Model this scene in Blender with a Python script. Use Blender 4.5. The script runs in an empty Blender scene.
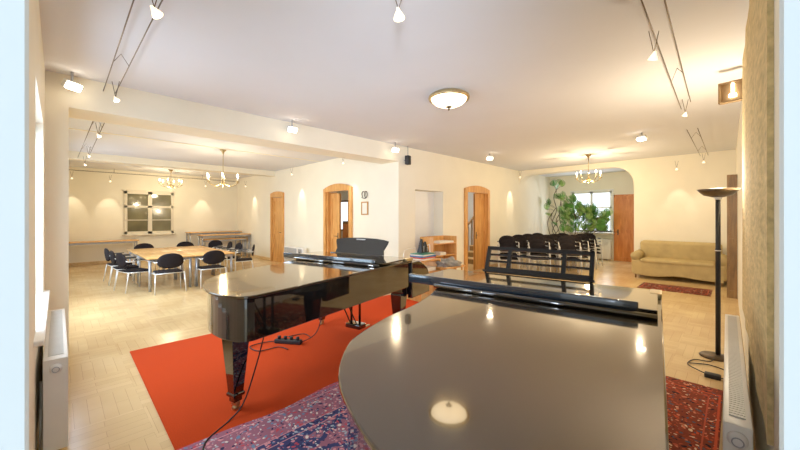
import bpy, bmesh, math, random
from mathutils import Vector, Matrix
random.seed(7)
PI = math.pi
sc = bpy.context.scene
COL = sc.collection

# ------------------------------------------------------------------ colours and node helpers
def s2l(c):
    return tuple(((v/255)/12.92 if v/255 <= .04045 else ((v/255+.055)/1.055)**2.4) for v in c) + (1,)

def new_mat(name):
    m = bpy.data.materials.new(name); m.use_nodes = True
    return m, m.node_tree, m.node_tree.nodes['Principled BSDF']

def mat(name, rgb, rough=.5, metal=0, noise=.06, scale=8, bump=0, emit=None, es=0, coat=0, ior=1.5, bscale=60, spec=.5, stretch=(1,1,1)):
    m, nt, b = new_mat(name)
    c = s2l(rgb)
    tc = nt.nodes.new('ShaderNodeTexCoord'); mp = nt.nodes.new('ShaderNodeMapping')
    mp.inputs['Scale'].default_value = stretch
    nt.links.new(tc.outputs['Object'], mp.inputs[0])
    n = nt.nodes.new('ShaderNodeTexNoise'); n.inputs['Scale'].default_value = scale; n.inputs['Detail'].default_value = 3
    nt.links.new(mp.outputs[0], n.inputs['Vector'])
    r = nt.nodes.new('ShaderNodeValToRGB')
    r.color_ramp.elements[0].position = .3; r.color_ramp.elements[1].position = .7
    r.color_ramp.elements[0].color = tuple(max(0, v*(1-noise*2)) for v in c[:3])+(1,)
    r.color_ramp.elements[1].color = tuple(min(1, v*(1+noise)) for v in c[:3])+(1,)
    nt.links.new(n.outputs['Fac'], r.inputs[0]); nt.links.new(r.outputs[0], b.inputs['Base Color'])
    b.inputs['Roughness'].default_value = rough; b.inputs['Metallic'].default_value = metal
    b.inputs['IOR'].default_value = ior; b.inputs['Specular IOR Level'].default_value = spec
    if coat: b.inputs['Coat Weight'].default_value = coat; b.inputs['Coat Roughness'].default_value = .03
    if bump:
        n2 = nt.nodes.new('ShaderNodeTexNoise'); n2.inputs['Scale'].default_value = bscale
        bp = nt.nodes.new('ShaderNodeBump'); bp.inputs['Strength'].default_value = bump; bp.inputs['Distance'].default_value = .01
        nt.links.new(mp.outputs[0], n2.inputs['Vector']); nt.links.new(n2.outputs['Fac'], bp.inputs['Height'])
        nt.links.new(bp.outputs[0], b.inputs['Normal'])
    if emit:
        b.inputs['Emission Color'].default_value = s2l(emit); b.inputs['Emission Strength'].default_value = es
    return m

def wood(name, dark, light, axis='Z', rough=.4, scale=3.5):
    m, nt, b = new_mat(name)
    tc = nt.nodes.new('ShaderNodeTexCoord'); mp = nt.nodes.new('ShaderNodeMapping')
    sx = {'X': (.15, 1, 1), 'Y': (1, .15, 1), 'Z': (1, 1, .15)}[axis]
    mp.inputs['Scale'].default_value = tuple(v*scale for v in sx)
    nt.links.new(tc.outputs['Object'], mp.inputs[0])
    n = nt.nodes.new('ShaderNodeTexNoise'); n.inputs['Scale'].default_value = 4; n.inputs['Detail'].default_value = 5
    n.inputs['Distortion'].default_value = .6
    nt.links.new(mp.outputs[0], n.inputs['Vector'])
    r = nt.nodes.new('ShaderNodeValToRGB')
    r.color_ramp.elements[0].position = .32; r.color_ramp.elements[1].position = .68
    r.color_ramp.elements[0].color = s2l(dark); r.color_ramp.elements[1].color = s2l(light)
    nt.links.new(n.outputs['Fac'], r.inputs[0]); nt.links.new(r.outputs[0], b.inputs['Base Color'])
    b.inputs['Roughness'].default_value = rough
    return m

def M_(nt, op, a, b=None, c=None):
    n = nt.nodes.new('ShaderNodeMath'); n.operation = op
    for i, v in enumerate((a, b, c)):
        if v is None: continue
        if isinstance(v, (int, float)): n.inputs[i].default_value = v
        else: nt.links.new(v, n.inputs[i])
    return n.outputs[0]

def mixc(nt, fac, a, b):
    n = nt.nodes.new('ShaderNodeMix'); n.data_type = 'RGBA'
    for s, v in ((n.inputs[0], fac), (n.inputs[6], a), (n.inputs[7], b)):
        if isinstance(v, (int, float, tuple)): s.default_value = v
        else: nt.links.new(v, s)
    return n.outputs[2]

def ramp(nt, fac, stops, const=True):
    r = nt.nodes.new('ShaderNodeValToRGB'); cr = r.color_ramp
    cr.interpolation = 'CONSTANT' if const else 'LINEAR'
    while len(cr.elements) < len(stops): cr.elements.new(.5)
    for e, (p, c) in zip(cr.elements, stops): e.position = p; e.color = s2l(c)
    nt.links.new(fac, r.inputs[0]); return r.outputs[0]

def parquet(name):
    m, nt, b = new_mat(name)
    tc = nt.nodes.new('ShaderNodeTexCoord')
    def rot(a):
        mp = nt.nodes.new('ShaderNodeMapping'); mp.inputs['Rotation'].default_value = (0, 0, a)
        nt.links.new(tc.outputs['Object'], mp.inputs[0]); return mp.outputs[0]
    base = rot(math.radians(0)); perp = rot(math.radians(90))
    def brick(v):
        t = nt.nodes.new('ShaderNodeTexBrick'); t.offset = .5
        t.inputs['Color1'].default_value = s2l((232, 204, 152)); t.inputs['Color2'].default_value = s2l((222, 192, 140))
        t.inputs['Mortar'].default_value = s2l((196, 160, 112)); t.inputs['Scale'].default_value = 1
        t.inputs['Mortar Size'].default_value = .0014; t.inputs['Brick Width'].default_value = .49; t.inputs['Row Height'].default_value = .085
        t.inputs['Bias'].default_value = -.1
        nt.links.new(v, t.inputs['Vector']); return t.outputs['Color']
    ch = nt.nodes.new('ShaderNodeTexChecker'); ch.inputs['Scale'].default_value = 1/.49
    nt.links.new(base, ch.inputs['Vector'])
    col = mixc(nt, ch.outputs['Fac'], brick(base), brick(perp))
    n = nt.nodes.new('ShaderNodeTexNoise'); n.inputs['Scale'].default_value = 1.3; n.inputs['Detail'].default_value = 4
    nt.links.new(tc.outputs['Object'], n.inputs['Vector'])
    tint = ramp(nt, n.outputs['Fac'], [(.3, (232, 218, 200)), (.7, (255, 252, 246))], False)
    mm = nt.nodes.new('ShaderNodeMix'); mm.data_type = 'RGBA'; mm.blend_type = 'MULTIPLY'; mm.inputs[0].default_value = .8
    nt.links.new(col, mm.inputs[6]); nt.links.new(tint, mm.inputs[7])
    nt.links.new(mm.outputs[2], b.inputs['Base Color'])
    rr = M_(nt, 'MULTIPLY_ADD', n.outputs['Fac'], .14, .16)
    nt.links.new(rr, b.inputs['Roughness'])
    b.inputs['Specular IOR Level'].default_value = .6
    return m

def persian(name, hx, hy, field, border, pal, dens=1.0):
    """carpet pattern from object coordinates: guard stripes, a wide border and a flowered field"""
    m, nt, b = new_mat(name)
    tc = nt.nodes.new('ShaderNodeTexCoord'); sp = nt.nodes.new('ShaderNodeSeparateXYZ')
    nt.links.new(tc.outputs['Object'], sp.inputs[0])
    ax = M_(nt, 'ABSOLUTE', sp.outputs[0]); ay = M_(nt, 'ABSOLUTE', sp.outputs[1])
    d = M_(nt, 'MINIMUM', M_(nt, 'SUBTRACT', hx, ax), M_(nt, 'SUBTRACT', hy, ay))
    cb = nt.nodes.new('ShaderNodeCombineXYZ')
    nt.links.new(ax, cb.inputs[0]); nt.links.new(ay, cb.inputs[1])
    wn = nt.nodes.new('ShaderNodeTexNoise'); wn.inputs['Scale'].default_value = 9
    nt.links.new(cb.outputs[0], wn.inputs['Vector'])
    vm = nt.nodes.new('ShaderNodeVectorMath'); vm.operation = 'MULTIPLY_ADD'; vm.inputs[1].default_value = (.09, .09, 0)
    nt.links.new(wn.outputs['Color'], vm.inputs[0]); nt.links.new(cb.outputs[0], vm.inputs[2]); warp = vm.outputs[0]
    def vor(scale, feat='F1', rnd=.8):
        v = nt.nodes.new('ShaderNodeTexVoronoi'); v.feature = feat
        v.inputs['Scale'].default_value = scale; v.inputs['Randomness'].default_value = rnd
        nt.links.new(warp, v.inputs['Vector']); return v
    v1 = vor(11*dens); v2 = vor(26*dens)
    sep = nt.nodes.new('ShaderNodeSeparateColor'); nt.links.new(v1.outputs['Color'], sep.inputs[0])
    n = len(pal)
    flower = ramp(nt, sep.outputs[0], [(i/n, c) for i, c in enumerate(pal)])
    sep2 = nt.nodes.new('ShaderNodeSeparateColor'); nt.links.new(v2.outputs['Color'], sep2.inputs[0])
    small = ramp(nt, sep2.outputs[1], [(i/n, c) for i, c in enumerate(pal[::-1])])
    fm = M_(nt, 'LESS_THAN', v1.outputs['Distance'], .5)
    ctr = M_(nt, 'LESS_THAN', v1.outputs['Distance'], .2)
    sm = M_(nt, 'LESS_THAN', v2.outputs['Distance'], .44)
    inb = M_(nt, 'LESS_THAN', d, .42)
    med = M_(nt, 'LESS_THAN', M_(nt, 'ADD', M_(nt, 'MULTIPLY', ax, 1/hx), M_(nt, 'MULTIPLY', ay, 1/hy)), .55)
    bg = mixc(nt, inb, mixc(nt, med, s2l(field), s2l(border)), s2l(border))
    petal = M_(nt, 'LESS_THAN', v1.outputs['Distance'], .36)
    pick = M_(nt, 'GREATER_THAN', sep.outputs[2], .35)
    c = mixc(nt, sm, bg, small); c = mixc(nt, M_(nt, 'MULTIPLY', fm, pick), c, s2l(border))
    c = mixc(nt, M_(nt, 'MULTIPLY', petal, pick), c, flower); c = mixc(nt, M_(nt, 'MULTIPLY', ctr, pick), c, small)
    # guard stripes
    def band(c, lo, hi, colr):
        f = M_(nt, 'MULTIPLY', M_(nt, 'GREATER_THAN', d, lo), M_(nt, 'LESS_THAN', d, hi))
        return mixc(nt, f, c, colr)
    stripe = mixc(nt, sm, s2l(field), small)
    c = band(c, .0, .015, s2l(pal[0])); c = band(c, .07, .08, s2l(pal[5])); c = band(c, .36, .42, stripe)
    c = band(c, .352, .36, s2l(pal[5])); c = band(c, .42, .428, s2l(pal[5]))
    nt.links.new(c, b.inputs['Base Color']); b.inputs['Roughness'].default_value = .95
    b.inputs['Specular IOR Level'].default_value = .15
    return m

# ------------------------------------------------------------------ materials
M = {}
M['wall'] = mat('wall plaster warm white', (241, 233, 212), .85, noise=.015, scale=2, bump=.04)
M['ceil'] = mat('ceiling plaster white', (222, 222, 226), .9, noise=.01, scale=1.5)
M['jamb'] = mat('jamb plaster', (222, 232, 238), .8, noise=.01)
M['floor'] = parquet('beech parquet')
M['pine'] = wood('pine', (200, 136, 66), (228, 170, 98))
M['pinered'] = wood('red pine door', (200, 112, 46), (226, 144, 74))
M['pinel'] = wood('pale pine trim', (214, 178, 120), (232, 200, 148), 'X')
M['beech'] = wood('beech tabletop', (216, 160, 88), (236, 184, 116), 'X', .25)
M['oldwood'] = wood('brown weathered wood', (112, 82, 44), (156, 118, 70))
M['black'] = mat('black piano lacquer', (16, 15, 14), .05, noise=.02, coat=1, ior=1.6)
M['lid'] = mat('black piano lid lacquer with ceiling tint', (30, 26, 19), .11, noise=.08, scale=3, coat=.85, ior=1.6, spec=.6)  # brown base stands in for the warm ceiling mirrored in the lid
M['bluesheen'] = mat('black lacquer with bluish sheen tint', (24, 32, 40), .12, noise=.05, coat=.6)  # bluish reflection on the flap rail put into its base colour
M['blackm'] = mat('satin black wood', (14, 13, 13), .4, noise=.03, spec=.3)
M['fabric'] = mat('black woven upholstery', (34, 29, 31), .95, noise=.12, scale=60, bump=.2, spec=.2)
M['chrome'] = mat('chrome tube', (228, 226, 220), .35, .45, noise=.01)
M['greymetal'] = mat('grey lacquered metal', (168, 170, 174), .35, .6, noise=.02)
M['brass'] = mat('antique brass', (190, 168, 124), .35, .9, noise=.08, scale=30)
M['bronze'] = mat('dark bronze', (92, 76, 58), .4, .7, noise=.06)
M['tanmetal'] = mat('tan lacquered metal', (150, 122, 84), .45, .4, noise=.06)
M['radiator'] = mat('white enamel', (240, 236, 228), .35, noise=.01)
M['radgrey'] = mat('white grille enamel', (214, 212, 206), .5, noise=.02)
M['plastic'] = mat('white plastic', (236, 234, 230), .4, noise=.01)
M['dark'] = mat('dark rubber', (26, 26, 28), .6, noise=.05)
M['orange'] = mat('orange red carpet', (208, 70, 28), .97, noise=.09, scale=140, bump=.35, bscale=400, spec=.1)
M['sofa'] = mat('beige slip cover', (190, 168, 118), .95, noise=.06, scale=6, bump=.3, bscale=9, spec=.15)
M['panel'] = mat('straw coloured wall fabric', (212, 186, 130), .95, noise=.14, scale=40, bump=.5, bscale=60, stretch=(1, .22, .8))
M['paper'] = mat('paper', (238, 232, 218), .8, noise=.03)
M['grey'] = mat('grey cloth', (156, 150, 140), .9, noise=.2, scale=12, bump=.5, bscale=14)
M['ivory'] = mat('ivory keys', (240, 234, 216), .2, noise=.01)
M['leaf'] = mat('monstera leaf', (84, 150, 66), .4, noise=.3, scale=6)
M['leaf2'] = mat('monstera leaf pale', (150, 192, 104), .4, noise=.25, scale=6)
M['stem'] = mat('plant stem', (92, 76, 52), .8, noise=.2, scale=20)
M['terracotta'] = mat('terracotta pot', (176, 104, 68), .8, noise=.06)
M['winframe'] = mat('cream painted frame', (228, 218, 196), .5, noise=.02)
M['candle'] = mat('candle sleeve', (246, 238, 216), .6, noise=.01, emit=(255, 220, 160), es=.6)
M['bulb'] = mat('lit bulb', (255, 240, 210), .4, noise=0, emit=(255, 226, 170), es=30)
M['lens'] = mat('lit spot lens', (255, 248, 235), .4, noise=0, emit=(255, 240, 214), es=12)
M['glow'] = mat('glowing halogen cone', (255, 240, 215), .4, noise=.02, emit=(255, 232, 196), es=1.3)
M['dome'] = mat('frosted lit glass', (255, 244, 220), .4, noise=.02, emit=(255, 230, 184), es=4)
M['gold'] = mat('gilt frame', (176, 132, 74), .35, .5, noise=.1, scale=30)
M['blue'] = mat('blue paper', (70, 110, 160), .7); M['red'] = mat('red paper', (200, 80, 50), .7); M['green'] = mat('green paper', (60, 130, 110), .7)
M['sky'] = mat('bright garden daylight', (225, 238, 250), .8, noise=.05, scale=2, emit=(226, 238, 255), es=1.5)

for q in ('lid',):
    b_ = M[q].node_tree.nodes['Principled BSDF']; b_.inputs['Coat Tint'].default_value = (1, .9, .74, 1); b_.inputs['Specular Tint'].default_value = (1, .86, .68, 1)  # warm tints colour the lid's reflection like the lamp-lit ceiling
def glass(name, rgb, rough=.02):
    m, nt, b = new_mat(name); 
    n = nt.nodes.new('ShaderNodeTexNoise'); n.inputs['Scale'].default_value = 2.2
    c = ramp(nt, n.outputs['Fac'], [(.35, rgb), (.65, tuple(min(255, int(v*1.25)) for v in rgb))], False)
    nt.links.new(c, b.inputs['Base Color'])
    b.inputs['Roughness'].default_value = rough; b.inputs['Coat Weight'].default_value = .6
    return m
def clear_glass(name):
    m, nt, b = new_mat(name); out = nt.nodes['Material Output']
    tr = nt.nodes.new('ShaderNodeBsdfTransparent'); gl = nt.nodes.new('ShaderNodeBsdfGlossy'); gl.inputs['Roughness'].default_value = .02
    fr = nt.nodes.new('ShaderNodeFresnel'); mx = nt.nodes.new('ShaderNodeMixShader')
    n = nt.nodes.new('ShaderNodeTexNoise'); n.inputs['Scale'].default_value = 1.0
    c = ramp(nt, n.outputs['Fac'], [(.3, (236, 244, 246)), (.7, (250, 252, 252))], False); nt.links.new(c, tr.inputs[0])
    nt.links.new(fr.outputs[0], mx.inputs[0]); nt.links.new(tr.outputs[0], mx.inputs[1]); nt.links.new(gl.outputs[0], mx.inputs[2])
    nt.links.new(mx.outputs[0], out.inputs['Surface']); return m
M['clearglass'] = clear_glass('clear window glass')
M['greyglass'] = glass('greenish grey glass', (92, 88, 66), .1)  # opaque greenish grey pane, mottled in tone

# ------------------------------------------------------------------ mesh helpers
class MB:
    def __init__(s): s.v = []; s.f = []; s.sm = []
    def add(s, vs, fs, smooth=False, T=None):
        o = len(s.v)
        s.v += [tuple(T @ Vector(p)) if T else tuple(p) for p in vs]
        s.f += [tuple(i+o for i in f) for f in fs]; s.sm += [smooth]*len(fs); return s
    def box(s, x0, x1, y0, y1, z0, z1, T=None):
        vs = [(x0,y0,z0),(x1,y0,z0),(x1,y1,z0),(x0,y1,z0),(x0,y0,z1),(x1,y0,z1),(x1,y1,z1),(x0,y1,z1)]
        return s.add(vs, [(0,3,2,1),(4,5,6,7),(0,1,5,4),(1,2,6,5),(2,3,7,6),(3,0,4,7)], False, T)
    def rbox(s, x0, x1, y0, y1, z0, z1, r, T=None, seg=3):
        bm = bmesh.new(); bmesh.ops.create_cube(bm, size=1)
        for v in bm.verts:
            v.co = Vector(((x0+x1)/2+v.co.x*(x1-x0), (y0+y1)/2+v.co.y*(y1-y0), (z0+z1)/2+v.co.z*(z1-z0)))
        bmesh.ops.bevel(bm, geom=bm.edges[:], offset=r, segments=seg, affect='EDGES', profile=.5)
        bm.verts.index_update()
        s.add([v.co.copy() for v in bm.verts], [[v.index for v in f.verts] for f in bm.faces], True, T); bm.free(); return s
    def tube(s, pts, r, n=8, T=None, cap=True):
        pts = [Vector(p) for p in pts]; rs = r if isinstance(r, (list, tuple)) else [r]*len(pts)
        vs = []; fs = []; prev = None
        for i, p in enumerate(pts):
            d = (pts[min(i+1, len(pts)-1)]-pts[max(i-1, 0)])
            if d.length < 1e-9: d = Vector((0, 0, 1))
            d.normalize()
            if prev is None:
                a = Vector((0, 0, 1)) if abs(d.z) < .9 else Vector((1, 0, 0)); u = d.cross(a).normalized()
            else:
                u = (prev - d*prev.dot(d)); u = u.normalized() if u.length > 1e-6 else d.orthogonal().normalized()
            prev = u; w = d.cross(u)
            for k in range(n):
                t = 2*PI*k/n; vs.append(p+(u*math.cos(t)+w*math.sin(t))*rs[i])
        for i in range(len(pts)-1):
            for k in range(n):
                a = i*n+k; b = i*n+(k+1) % n; fs.append((a, b, b+n, a+n))
        if cap: fs.append(tuple(range(n-1, -1, -1))); fs.append(tuple((len(pts)-1)*n+k for k in range(n)))
        return s.add(vs, fs, True, T)
    def lathe(s, prof, n=24, T=None, c=(0, 0, 0)):
        vs = []; fs = []
        for r, z in prof:
            for k in range(n):
                t = 2*PI*k/n; vs.append((c[0]+r*math.cos(t), c[1]+r*math.sin(t), c[2]+z))
        for i in range(len(prof)-1):
            for k in range(n):
                a = i*n+k; b = i*n+(k+1) % n; fs.append((a, b, b+n, a+n))
        if prof[0][0] > 1e-6: fs.append(tuple(range(n-1, -1, -1)))
        if prof[-1][0] > 1e-6: fs.append(tuple((len(prof)-1)*n+k for k in range(n)))
        return s.add(vs, fs, True, T)
    def prism(s, out, z0, z1, T=None):
        n = len(out); vs = [(x, y, z0) for x, y in out]+[(x, y, z1) for x, y in out]
        fs = [tuple(range(n-1, -1, -1)), tuple(range(n, 2*n))]+[(i, (i+1) % n, n+(i+1) % n, n+i) for i in range(n)]
        return s.add(vs, fs, False, T)
    def build(s, name, m, parent=None, bevel=0, label=None):
        me = bpy.data.meshes.new(name); me.from_pydata([tuple(v) for v in s.v], [], s.f)
        me.polygons.foreach_set('use_smooth', s.sm); me.update()
        bm = bmesh.new(); bm.from_mesh(me); bmesh.ops.recalc_face_normals(bm, faces=bm.faces[:]); bm.to_mesh(me); bm.free()
        me.materials.append(M[m] if isinstance(m, str) else m)
        o = bpy.data.objects.new(name, me); COL.objects.link(o)
        if parent: o.parent = parent
        if bevel:
            b = o.modifiers.new('bevel', 'BEVEL'); b.width = bevel; b.segments = 2; b.limit_method = 'ANGLE'; b.angle_limit = .7
        if label: o['label'] = label
        return o

def tag(o, label, cat, group=None, kind=None):
    o['label'] = label; o['category'] = cat
    if group: o['group'] = group
    if kind: o['kind'] = kind
    return o
def thing(name, label, cat, loc=(0, 0, 0), rz=0, group=None):
    o = bpy.data.objects.new(name, None); COL.objects.link(o); o.empty_display_size = .1
    o.location = loc; o.rotation_euler = (0, 0, rz); return tag(o, label, cat, group)
def struct(o): o['kind'] = 'structure'; return o
def S(name, mb, m, parent=None, bevel=0): 
    o = mb.build(name, m, parent, bevel)
    if not parent: struct(o)
    return o
def sempty(name, loc=(0,0,0), rz=0):
    o = bpy.data.objects.new(name, None); COL.objects.link(o); o.empty_display_size = .1
    o.location = loc; o.rotation_euler = (0, 0, rz); return struct(o)
def kids(o): return KID.get(o.name, [])
KID = {}
def index_kids():
    KID.clear()
    for o in COL.objects:
        if o.parent: KID.setdefault(o.parent.name, []).append(o)
def dup(root, loc, rz, label, group=None):
    def rec(o, par):
        c = o.copy(); COL.objects.link(c)
        if par: c.parent = par
        for k in kids(o): rec(k, c)
        return c
    r = rec(root, None); r.location = loc; r.rotation_euler = (0, 0, rz); r['label'] = label
    if group: r['group'] = group
    return r
def bez(p0, p1, p2, p3, n=8):
    out = []
    for i in range(n+1):
        t = i/n; a = (1-t)**3; b = 3*t*(1-t)**2; c = 3*t*t*(1-t); d = t**3
        out.append(tuple(a*p0[k]+b*p1[k]+c*p2[k]+d*p3[k] for k in range(len(p0))))
    return out
def catmull(P, n=6):
    out = []
    for i in range(len(P)-1):
        p0 = Vector(P[max(i-1, 0)]); p1 = Vector(P[i]); p2 = Vector(P[i+1]); p3 = Vector(P[min(i+2, len(P)-1)])
        for k in range(n):
            t = k/n
            out.append(.5*((2*p1)+(-p0+p2)*t+(2*p0-5*p1+4*p2-p3)*t*t+(-p0+3*p1-3*p2+p3)*t**3))
    out.append(Vector(P[-1])); return out
RX = lambda a: Matrix.Rotation(a, 4, 'X')
RY = lambda a: Matrix.Rotation(a, 4, 'Y')
RZ = lambda a: Matrix.Rotation(a, 4, 'Z')
TR = lambda x, y, z: Matrix.Translation((x, y, z))

# ------------------------------------------------------------------ camera
H = 3.15; EYE = 1.55; F = 339.
cd = bpy.data.cameras.new('camera'); cam = bpy.data.objects.new('camera', cd); COL.objects.link(cam)
cd.sensor_width = 36; cd.lens = F*36/800; cd.shift_y = -8/800; cd.clip_start = .02
cam.location = (0, 0, EYE); cam.rotation_euler = (PI/2, 0, math.atan(336/339.)); sc.camera = cam

# ------------------------------------------------------------------ the room shell
XW = -5.35            # main left wall and front face of the beam
XB = -15.0            # far window wall of the side hall
YD = 5.35             # side hall wall with the two doors
YF = 11.3             # arch wall
YL = -.10             # left wall
def wall_x(name, x0, x1, y0, y1, holes=(), z1=H, m='wall', z0=0):
    """wall slab between x0,x1 running along y; holes = (ya, yb, za, zb)"""
    mb = MB(); y = y0
    for (a, b, c, d) in sorted(holes):
        mb.box(x0, x1, y, a, z0, z1)
        if c > z0: mb.box(x0, x1, a, b, z0, c)
        if d < z1: mb.box(x0, x1, a, b, d, z1)
        y = b
    mb.box(x0, x1, y, y1, z0, z1); return S(name, mb, m)
def wall_y(name, y0, y1, x0, x1, holes=(), z1=H, m='wall', z0=0):
    mb = MB(); x = x0
    for (a, b, c, d) in sorted(holes):
        mb.box(x, a, y0, y1, z0, z1)
        if c > z0: mb.box(a, b, y0, y1, z0, c)
        if d < z1: mb.box(a, b, y0, y1, d, z1)
        x = b
    mb.box(x, x1, y0, y1, z0, z1); return S(name, mb, m)

S('floor', MB().box(XB-.3, 1.2, -1.2, 14.6, -.1, 0), 'floor')
S('ceiling', MB().box(XB-.3, 1.2, -1.2, 14.6, H, H+.12), 'ceil')
# windows of the left wall (seen edge-on) : the near one over the radiator and two in the side hall
LW = [(-4.75, -3.15, .82, 2.45), (-8.3, -6.6, .82, 2.45), (-11.4, -9.7, .82, 2.45)]
wall_y('wall_left', YL-.45, YL, XB-.3, -1.0, LW)
for i, (a, b, c, d) in enumerate(LW):
    w = sempty('window_%d' % (i+1), ((a+b)/2, YL-.34, c))
    mb = MB(); W2 = (b-a)/2; hh = d-c
    for x0, x1, z0, z1 in [(-W2, -W2+.07, 0, hh), (W2-.07, W2, 0, hh), (-W2, W2, 0, .07), (-W2, W2, hh-.07, hh), (-.04, .04, 0, hh), (-W2, W2, hh*.62, hh*.62+.05)]:
        mb.box(x0, x1, -.04, .04, z0, z1)
    mb.build('window_frame', 'winframe', w)
    MB().box(-W2+.05, W2-.05, -.005, .005, .05, hh-.05).build('pane', 'clearglass', w)
# window sill over the near radiator
S('trim_1', MB().rbox(-4.85, -2.9, YL-.3, -.055, .79, .825, .008), 'radiator')
# header beam and pillars between hall and side hall
S('trim_2', MB().box(XW-.55, XW, .085, 5.35, 2.79, H), 'wall')
S('wall_pillar', MB().box(XW-.55, XW, YL, .085, 0, H), 'wall')
# ceiling beams in the side hall
S('trim_3', MB().box(-11.85, -11.45, YL, YD, 2.98, H), 'wall')
S('trim_4', MB().box(-8.55, -8.5, YL, YD, 3.14, H), 'wall')
# main left wall beyond the side hall : recess with a door, arched doorway
wall_x('wall_west', XW-.4, XW, YD, 14.3, [(5.9, 6.97, 0, 2.2), (8.02, 9.1, 0, 2.3)])
S('door_1', MB().box(XW-.34, XW-.3, 5.9, 6.97, 0, 2.2).box(XW-.3, XW-.285, 6.0, 6.87, .15, 1.0).box(XW-.3, XW-.285, 6.0, 6.87, 1.1, 2.08), 'plastic')
# side hall wall with the two doors
wall_y('wall_doors', YD, YD+.3, XB, XW-.4, [(-11.62, -10.87, 0, 2.28), (-8.2, -7.12, 0, 2.28)])
wall_x('wall_back', XB-.3, XB, YL, YD+.3)
# arch wall
def arch_wall():
    x0, x1, top, r = -5.35, -2.02, 3.0, .55
    out = []
    out += [(x1, 0), (0.35, 0), (.35, H), (x0, H), (x0, top-.34)]
    out += [(x0+.5-.5*math.cos(t), top-.34+.34*math.sin(t)) for t in [PI/2*k/8 for k in range(1, 9)]]
    out += [(x1-r+r*math.sin(t), top-r+r*math.cos(t)) for t in [PI/2*k/8 for k in range(0, 9)]]
    T = Matrix(((1, 0, 0, 0), (0, 0, -1, YF+.35), (0, 1, 0, 0), (0, 0, 0, 1)))
    return MB().prism(out, 0, .35, T)
S('wall_arch', arch_wall(), 'wall')
# right wall : near part stands a little further back
S('wall_right', MB().prism([(.12, .95), (.5, .95), (.5, YF), (0, YF)], 0, H), 'wall')
# far room behind the arch
wall_y('wall_far', 14.0, 14.3, XW-.4, -1.7, [(-4.51, -3.16, 1.0, 2.5)])
wall_x('wall_far_right', -1.98, -1.7, YF+.35, 14.0)
# camera stands in an opening across the corner : its two jambs
S('wall_jamb_left', MB().prism([(-.6, -.8), (-.6, -.028), (-.615, -.025), (-.7, -.03), (-1.0, -.1), (-1.0, -.8)], 0, H), 'jamb')
S('wall_jamb_right', MB().prism([(.9, .6), (.04, .6), (.037, .612), (.045, .7), (.12, 1.0), (.9, 1.0)], 0, H), 'jamb')

def baseboard(name, x0, x1, y0, y1): S(name, MB().box(x0, x1, y0, y1, 0, .09), 'pinel')
baseboard('baseboard_back', XB, XB+.02, YL, YD)
baseboard('baseboard_doors', XB, -11.75, YD-.02, YD)
S('baseboard_doors', MB().box(-10.74, -8.33, YD-.02, YD, 0, .09), 'pinel')
S('baseboard_doors', MB().box(-6.99, XW, YD-.02, YD, 0, .09), 'pinel')
S('baseboard_west', MB().box(XW, XW+.02, YD, 5.9, 0, .09), 'pinel')
S('baseboard_west', MB().box(XW, XW+.02, 9.22, 14.0, 0, .09), 'pinel')
S('baseboard_arch', MB().box(-2.02, 0, YF-.02, YF, 0, .09), 'pinel')

# arched door frames
def arch_frame(w, h, fw=.12, rise=.1, depth=.06):
    """frame standing on y=0, opening centred on x=0; outer width w, height h at crown; arched head"""
    W2 = w/2; n = 10
    xs = [-W2+w*k/n for k in range(n+1)]
    arc = [(x, h-rise+rise*(1-(x/W2)**2)) for x in xs]
    out = [(-W2, 0)]+arc+[(W2, 0), (W2-fw, 0), (W2-fw, h-.2), (-W2+fw, h-.2), (-W2+fw, 0)]
    T = Matrix(((1, 0, 0, 0), (0, 0, -1, 0), (0, 1, 0, 0), (0, 0, 0, 1)))
    return MB().prism(out, 0, depth, T)
def leaf_mb(w, h):
    mb = MB().box(0, w, -.01, .01, 0, h); q = min(.1, w*.3)
    for x0, x1, z0, z1 in ((0, q, 0, h), (w-q, w, 0, h), (q, w-q, 0, .14), (q, w-q, h*.43, h*.43+.12), (q, w-q, h-.12, h)):
        mb.box(x0, x1, -.03, .03, z0, z1)
    if w > .6: mb.box(q, w-q, -.03, .03, h*.74, h*.74+.09)
    return mb
def lever(parent, x, z, side=-1):
    MB().rbox(x-.02, x+.02, side*.03-.008, side*.03+.008, z-.11, z+.09, .006).tube([(x, side*.035, z), (x, side*.08, z), (x-.1, side*.085, z)], .009).build('door_handle', 'bronze', parent)
# left narrow door (closed)
d = sempty('door_2', (-11.245, YD, 0)); arch_frame(.95, 2.43, .1, .06).build('door_frame', 'pine', d)
l = leaf_mb(.75, 2.22).build('door_leaf', 'pine', d); l.location = (-.375, .03, 0); lever(l, .68, 1.02)
# wide arched doorway with one leaf open
d = sempty('door_3', (-7.66, YD, 0)); arch_frame(1.3, 2.45, .11, .12).build('door_frame', 'pine', d)
l = leaf_mb(.46, 2.2).build('door_leaf', 'pine', d); l.location = (-.54, .12, 0); lever(l, .4, 1.02)
MB().box(-.54, -.5, 0, .3, 0, 2.25).box(.5, .54, 0, .3, 0, 2.25).build('door_lining', 'pine', d)
# doorway to the stairs, in the main wall (frame faces +x)
d = sempty('door_4', (XW, 8.56, 0), PI/2); arch_frame(1.3, 2.45, .11, .1).build('door_frame', 'pine', d)
l = leaf_mb(.5, 2.24).build('door_leaf', 'pine', d); l.location = (.03, .1, 0); lever(l, .06, 1.02)
MB().box(-.54, -.5, 0, .38, 0, 2.3).box(.5, .54, 0, .38, 0, 2.3).build('door_lining', 'pine', d)
# red door of the far room
d = sempty('door_5', (-2.6, 14.0, 0)); 
MB().box(-.5, -.44, -.03, 0, 0, 2.34).box(.44, .5, -.03, 0, 0, 2.34).box(-.5, .5, -.03, 0, 2.28, 2.34).build('door_frame', 'pinered', d)
l = leaf_mb(.88, 2.28).build('door_leaf', 'pinered', d); l.location = (-.44, -.045, 0); lever(l, .08, 1.02)
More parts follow.
